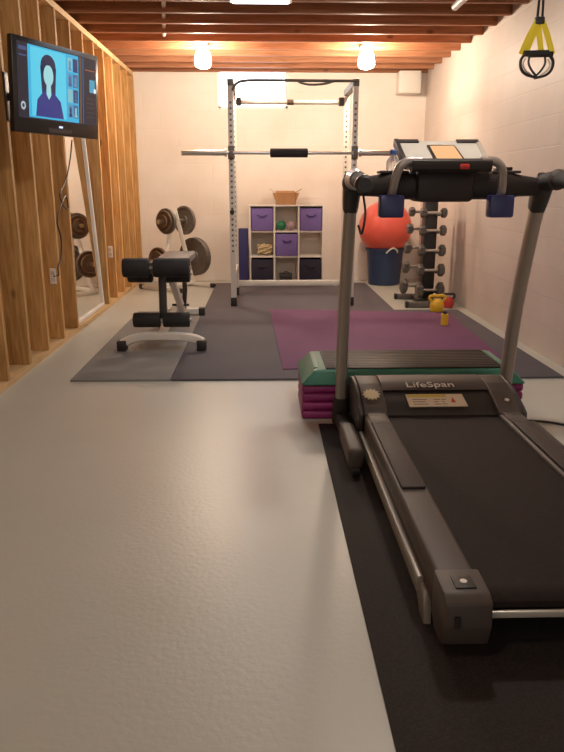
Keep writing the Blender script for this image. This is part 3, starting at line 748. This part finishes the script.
pl(-1, .775, .142, .145, .034, K['iron'], 'grey iron plate on the upper left peg of the plate tree, nearest the frame')
pl(-1, .775, .176, .120, .030, K['iron_brown'], 'brownish iron plate on the upper left peg of the plate tree, in the middle')
pl(-1, .775, .206, .075, .026, K['iron_brown'], 'smallest brown plate, outermost on the upper left peg of the plate tree')
pl(1, .775, .158, .165, .036, K['iron'], 'grey iron plate on the upper right peg of the plate tree')
pl(1, .345, .300, .225, .038, K['iron'], 'largest grey plate on the lower right peg of the plate tree, nearest the frame')
pl(1, .345, .340, .225, .038, K['iron'], 'large grey plate on the lower right peg of the plate tree, outermost')
pl(-1, .345, .290, .150, .034, K['iron_brown'], 'brown plate on the lower left peg of the plate tree, behind the bench rollers')
pl(-1, .345, .325, .110, .030, K['iron_brown'], 'smaller brown plate, outermost on the lower left peg of the plate tree')

# ------------------------------------------------------------------ cube shelf with bins
SX0, SX1, SY0, SY1, SZ0, SZ1 = -.157, .742, 8.60, 8.90, .0, .945
Sh = thing('cube_shelf', 'white nine cube storage shelf against the back wall behind the power rack', 'shelf', (.29, 8.75, 0))
tk = .018
zr = [SZ0 + .035, .340, .640, SZ1 - tk]     # top faces of bottom, two shelves, underside of the top
part('side_panel', B().box((SX0, SY0, 0), (SX0 + tk, SY1, SZ1 - tk), .001), K['shelf'], Sh)
part('side_panel', B().box((SX1 - tk, SY0, 0), (SX1, SY1, SZ1 - tk), .001), K['shelf'], Sh)
part('top_board', B().box((SX0, SY0, SZ1 - tk), (SX1, SY1, SZ1), .001), K['shelf'], Sh)
part('bottom_board', B().box((SX0 + tk, SY0, .0), (SX1 - tk, SY1, zr[0]), .001), K['shelf'], Sh)
cw = (SX1 - SX0 - 4 * tk) / 3
colx = [(SX0 + tk + i * (cw + tk), SX0 + tk + i * (cw + tk) + cw) for i in range(3)]
for i in (1, 2): part('shelf_board', B().box((SX0 + tk, SY0 + .001, zr[i] - tk), (SX1 - tk, SY1, zr[i])), K['shelf'], Sh)
for i in (0, 1):
    for r_ in range(3):
        part('divider', B().box((colx[i][1], SY0, zr[r_]), (colx[i][1] + tk, SY1, zr[r_ + 1] - (tk if r_ < 2 else 0))), K['shelf'], Sh)
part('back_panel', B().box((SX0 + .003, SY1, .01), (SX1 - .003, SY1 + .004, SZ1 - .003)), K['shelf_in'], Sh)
def bin_(c, r_, m, label):
    x0, x1 = colx[c][0] + .006, colx[c][1] - .006; z0 = zr[r_] + .001; z1 = z0 + .262
    t = thing('fabric_bin', label, 'storage bin', ((x0 + x1) / 2, 8.74, z0), 'fabric bins in the cube shelf')
    b_ = B(); th = .006; y0, y1 = SY0 - .008, SY1 - .03
    b_.box((x0, y0, z0), (x1, y1, z0 + th)).box((x0, y0, z0), (x1, y0 + th, z1), .002).box((x0, y1 - th, z0), (x1, y1, z1)).box((x0, y0, z0), (x0 + th, y1, z1)).box((x1 - th, y0, z0), (x1, y1, z1))
    part('bin_body', b_, m, t)
    xm = (x0 + x1) / 2
    hd = B().tube(smooth([(xm - .055, y0 - .003, z1 - .070), (xm - .03, y0 - .010, z1 - .088), (xm, y0 - .012, z1 - .093), (xm + .03, y0 - .010, z1 - .088), (xm + .055, y0 - .003, z1 - .070)], 4), .009, 10, .005)
    part('bin_handle', hd, K['seam'] if m is K['bin_purple'] else K['black_web'], t)
bin_(0, 2, K['bin_purple'], 'purple fabric bin in the top left cube of the white shelf')
bin_(2, 2, K['bin_purple'], 'purple fabric bin in the top right cube of the white shelf')
bin_(1, 1, K['bin_purple'], 'purple fabric bin in the centre cube of the white shelf')
bin_(0, 0, K['bin_navy'], 'black fabric bin in the bottom left cube of the white shelf')
bin_(2, 0, K['bin_navy'], 'black fabric bin in the bottom right cube of the white shelf')
xm = (colx[1][0] + colx[1][1]) / 2
solo('exercise_ball_small', B().sphere((xm - .062, 8.66, zr[2] + .060), .059, 24), K['green_ball'], 'small green ball in the top middle cube of the white shelf', 'ball').name = 'small_ball'
solo('small_ball', B().sphere((xm + .055, 8.66, zr[2] + .058), .057, 24), K['grey_ball'], 'small mauve grey ball in the top middle cube of the white shelf', 'ball')
# beige bundle of rope
rp = []
x0 = (colx[0][0] + colx[0][1]) / 2 + .03
for i in range(90):
    a = i * .62; r_ = .065 + .02 * math.sin(i * 1.7); rp.append((x0 + r_ * math.cos(a), 8.70 + r_ * .8 * math.sin(a), zr[1] + .026 + .10 * (i / 90) + .012 * math.sin(i * 2.3)))
solo('rope_bundle', B().tube(smooth(rp, 2), .013, 8), K['straw'], 'coiled bundle of beige rope in the middle left cube of the white shelf', 'rope')
bb = B().box((xm - .085, 8.63, zr[0] + .001), (xm + .075, 8.78, zr[0] + .085), .014)
bb.tube(smooth([(xm - .03, 8.70, zr[0] + .082), (xm - .02, 8.70, zr[0] + .10), (xm + .02, 8.70, zr[0] + .10), (xm + .03, 8.70, zr[0] + .082)], 4), .006, 8)
solo('black_case', bb, K['black_plastic'], 'small black case in the bottom middle cube of the white shelf', 'case')
# cardboard box on top
cbx = thing('cardboard_box', 'brown cardboard box with open flaps on top of the white cube shelf', 'box', (.285, 8.75, SZ1))
q = B(); z0 = SZ1 + .001; z1 = z0 + .135; xa, xb, ya, yb_ = .168, .402, 8.64, 8.85; th = .004
q.box((xa, ya, z0), (xb, yb_, z0 + th)).box((xa, ya, z0), (xb, ya + th, z1)).box((xa, yb_ - th, z0), (xb, yb_, z1)).box((xa, ya, z0), (xa + th, yb_, z1)).box((xb - th, ya, z0), (xb, yb_, z1))
part('box_body', q, K['cardboard'], cbx)
for s, x in ((-1, xa), (1, xb)):
    part('flap', B().prism([(x, ya, z1), (x, yb_, z1), (x + s * .075, yb_, z1 + .045), (x + s * .075, ya, z1 + .045)], (0, 0, .004)), K['cardboard'], cbx)
    part('side_flap', B().prism([(x, ya, z0 + .03), (x, ya, z1), (x + s * .045, ya - .012, z1 + .005)], (0, .004, 0)), K['cardboard'], cbx)
part('flap', B().prism([(xa, yb_, z1), (xb, yb_, z1), (xb, yb_ + .045, z1 + .02), (xa, yb_ + .045, z1 + .02)], (0, 0, .004)), K['cardboard'], cbx)
# folded navy mat leaning beside the shelf
fm = B()
for i in range(3): fm.box((-.290, 8.64 + i * .040, .0005), (-.172, 8.678 + i * .040, .665), .010, seg=3)
solo('folded_mat', fm, K['navy_foam'], 'folded navy blue exercise mat standing at the left side of the white shelf', 'mat')

# ------------------------------------------------------------------ ball on bucket
Bu = thing('bucket', 'dark blue bucket with a white rope handle holding the red exercise ball', 'bucket', (1.485, 8.56, 0))
bc = (1.485, 8.56, 0)
part('bucket_body', B().loop_lathe([(.178, .0), (.190, .01), (.222, .41), (.236, .412), (.236, .44), (.215, .445), (.214, .42), (.172, .02), (.002, .018), (.002, .0)], bc, (0, 0, 1), 40), K['bucket'], Bu)
part('rope_handle', B().tube(smooth([(1.485 - .02, 8.56 - .232, .395), (1.485 + .0, 8.56 - .262, .425), (1.485 + .05, 8.56 - .265, .455), (1.485 + .10, 8.56 - .245, .43), (1.485 + .115, 8.56 - .205, .40)], 5), .009, 10), K['rope'], Bu, 'white rope handle')
solo('exercise_ball', B().sphere((1.478, 8.56, .678), .318, 48), K['ball'], 'large coral red exercise ball sitting on the dark blue bucket', 'ball')

# ------------------------------------------------------------------ dumbbell tower
DX, DY = 1.684, 7.12
D = thing('dumbbell_tower', 'black vertical dumbbell tower near the right wall, behind the treadmill', 'dumbbell rack', (DX, DY, 0))
part('column', B().box((DX - .062, DY - .03, .05), (DX + .062, DY + .12, 1.19), .006), K['black_plastic'], D)
part('base_plate', B().box((DX - .12, DY - .10, .014 * 0 + .0), (DX + .12, DY + .20, .05), .006), K['black_plastic'], D)
for yy, xl in ((DY - .30, 1.435), (DY + .24, 1.425)):
    lg = part('leg', B().box((xl, yy - .03, .0), (DX + .075, yy + .03, .056), .006), K['iron'], D)
    part('leg_cap', B().box((xl - .03, yy - .033, 0), (xl, yy + .033, .060), .006), K['black_plastic'], lg)
part('spine', B().box((DX - .03, DY - .27, .001), (DX + .03, DY + .21, .04), .004), K['iron'], D)
lev = [(.145, .080), (.345, .064), (.540, .058), (.735, .052), (.905, .048), (1.06, .040)]
for side, yy in (('front', DY - .112), ('back', DY + .207)):
    for zz, r_ in lev:
        cr = B(); s = -1 if side == 'front' else 1
        for dx in (-.05, .05):
            cr.box((DX + dx - .008, min(yy, DY + .045), zz - .03), (DX + dx + .008, max(yy, DY + .045), zz - .019))
            cr.box((DX + dx - .008, yy - .024, zz - .03), (DX + dx + .008, yy + .024, zz - .0165))
        part('cradle', cr, K['black_plastic'], D)
names = ('lowest', 'second lowest', 'third lowest', 'third highest', 'second highest', 'highest')
for side, yy in (('front', DY - .112), ('rear', DY + .207)):
    for i, (zz, r_) in enumerate(lev):
        dxo = 0. if side == 'front' else -.035 - .012 * (5 - i)
        half = .076
        t = thing('dumbbell', 'grey hex dumbbell on the %s side of the black tower, %s level' % (side, names[i]), 'dumbbell', (DX + dxo, yy, zz), 'hex dumbbells on the tower')
        part('handle', B().cyl((DX + dxo - half, yy, zz), (DX + dxo + half, yy, zz), .015), K['chrome'], t)
        for s in (-1, 1):
            x = DX + dxo + s * (half - .005)
            L_ = .046 + r_ * .28
            part('head', B().lathe([(r_ * .75, -L_ / 2 + 0), (r_, -L_ / 2 + .012), (r_, L_ / 2 - .012), (r_ * .75, L_ / 2)], (x + s * L_ / 2, yy, zz), (1, 0, 0), 6), K['iron'], t, ang=25)
# kettlebells and a small bottle on the mats
def kettlebell(c, r, m, hm, label):
    x, y, z = c
    t = thing('kettlebell', label, 'kettlebell', c, 'kettlebells by the dumbbell tower')
    part('bell', B().lathe([(r * .62, 0), (r * .85, r * .12), (r, r * .65), (r * .98, r * 1.0), (r * .8, r * 1.5), (r * .45, r * 1.78), (r * .2, r * 1.82)], (x, y, z)), m, t)
    h = smooth([(x - r * .6, y, z + r * 1.3), (x - r * 1.05, y, z + r * 1.8), (x - r * .95, y, z + r * 2.2), (x, y, z + r * 2.25), (x + r * .95, y, z + r * 2.2), (x + r * 1.05, y, z + r * 1.8), (x + r * .6, y, z + r * 1.3)], 5)
    part('handle', B().tube(h, r * .2, 12), hm, t)
kettlebell((1.640, 6.50, .0135), .067, K['yellow'], K['yellow'], 'yellow kettlebell on the mat in front of the dumbbell tower')
kettlebell((1.820, 6.80, 0), .060, K['red'], K['black_plastic'], 'dark red kettlebell with a black handle beside the yellow kettlebell')
t = thing('yellow_grip', 'small yellow upright foam grip with a black end on the purple mat', 'grip', (1.535, 5.80, .02))
part('foam_body', B().lathe([(.026, 0), (.030, .004), (.030, .092), (.026, .096)], (1.535, 5.80, .0205)), K['yellow'], t)
part('black_end', B().lathe([(.016, .096), (.016, .118), (.012, .122)], (1.535, 5.80, .0205)), K['black_plastic'], t)

# ------------------------------------------------------------------ suspension trainer by the right wall
sx, sy = 1.80, 4.92
Tx = thing('suspension_trainer', 'yellow and black suspension trainer straps hanging from a joist by the right wall', 'straps', (sx, sy, ZC))
def strap(pts, wd=.017, th=.0025): return B().tube(smooth(pts, 5), wd, 8, th, sq=5, upv=(0, 1, 0))
for dx in (-.016, .016):
    part('black_strap', B().tube([(sx + dx * .6, sy, ZC - .001), (sx + dx, sy - .005, 2.20)], .008, 8, .003, sq=5, upv=(0, 1, 0)), K['black_web'], Tx)
part('strap_clip', B().box((sx - .03, sy - .02, 2.165), (sx + .03, sy + .01, 2.21), .006), K['black_plastic'], Tx)
for (x0, x1, dy) in ((-.015, -.105, -.01), (-.012, .035, .006), (.012, -.075, .004), (.015, .100, -.012)):
    part('yellow_strap', B().tube([(sx + x0, sy + dy, 2.185), (sx + (x0 + x1) / 2, sy + dy, 2.10), (sx + x1, sy + dy, 1.985)], .019, 8, .0035, sq=5, upv=(0, 1, 0)), K['yellow_web'], Tx)
for s in (-1, 1):
    yy = sy - .02 + s * .016
    g = part('handle_grip', B().tube([(sx - .075 + s * .02, yy, 1.985), (sx + .085 + s * .02, yy, 1.990)], .019, 12), K['black_foam'], Tx)
    out = [(sx + s * .085, yy, 1.985), (sx + s * .112, yy, 1.945), (sx + s * .106, yy, 1.895), (sx + s * .07, yy, 1.860), (sx + .0, yy, 1.842)]
    part('foot_loop', B().tube(smooth(out, 5), .018, 8, .008, sq=4), K['black_web'], Tx)
    inn = [(sx + s * .055, yy, 1.98), (sx + s * .06, yy, 1.93), (sx + s * .035, yy, 1.885), (sx + .0, yy, 1.85)]
    part('foot_loop', B().tube(smooth(inn, 5), .012, 8, .006, sq=4), K['black_web'], Tx)
    md = [(sx + s * .078, yy + .003, 1.96), (sx + s * .095, yy + .003, 1.925), (sx + s * .075, yy + .003, 1.885), (sx + s * .035, yy + .003, 1.858)]
    part('inner_loop', B().tube(smooth(md, 5), .012, 8, .004, sq=4), K['grey_web'], Tx)

# white box in the back right corner
t = thing('utility_box', 'white square metal box high in the back right corner under the joists', 'box', (1.735, 8.9, 2.2))
part('box_body', B().box((1.61, 8.74, 2.215), (1.865, 8.949, 2.455), .006), K['white_box'], t)
part('box_cover', B().box((1.622, 8.732, 2.228), (1.853, 8.74, 2.455), .003), K['white_box'], t)

# ------------------------------------------------------------------ world and view
wd = bpy.data.worlds.new('world'); bpy.context.scene.world = wd; wd.use_nodes = True
bg = wd.node_tree.nodes['Background']; bg.inputs['Color'].default_value = (1., .95, .89, 1); bg.inputs['Strength'].default_value = .35
sc = bpy.context.scene
sc.view_settings.view_transform = 'Standard'; sc.view_settings.look = 'None'; sc.view_settings.exposure = .55; sc.view_settings.gamma = 1.08
sc.cycles.use_denoising = True; sc.cycles.max_bounces = 8; sc.cycles.diffuse_bounces = 5; sc.cycles.sample_clamp_indirect = 6.
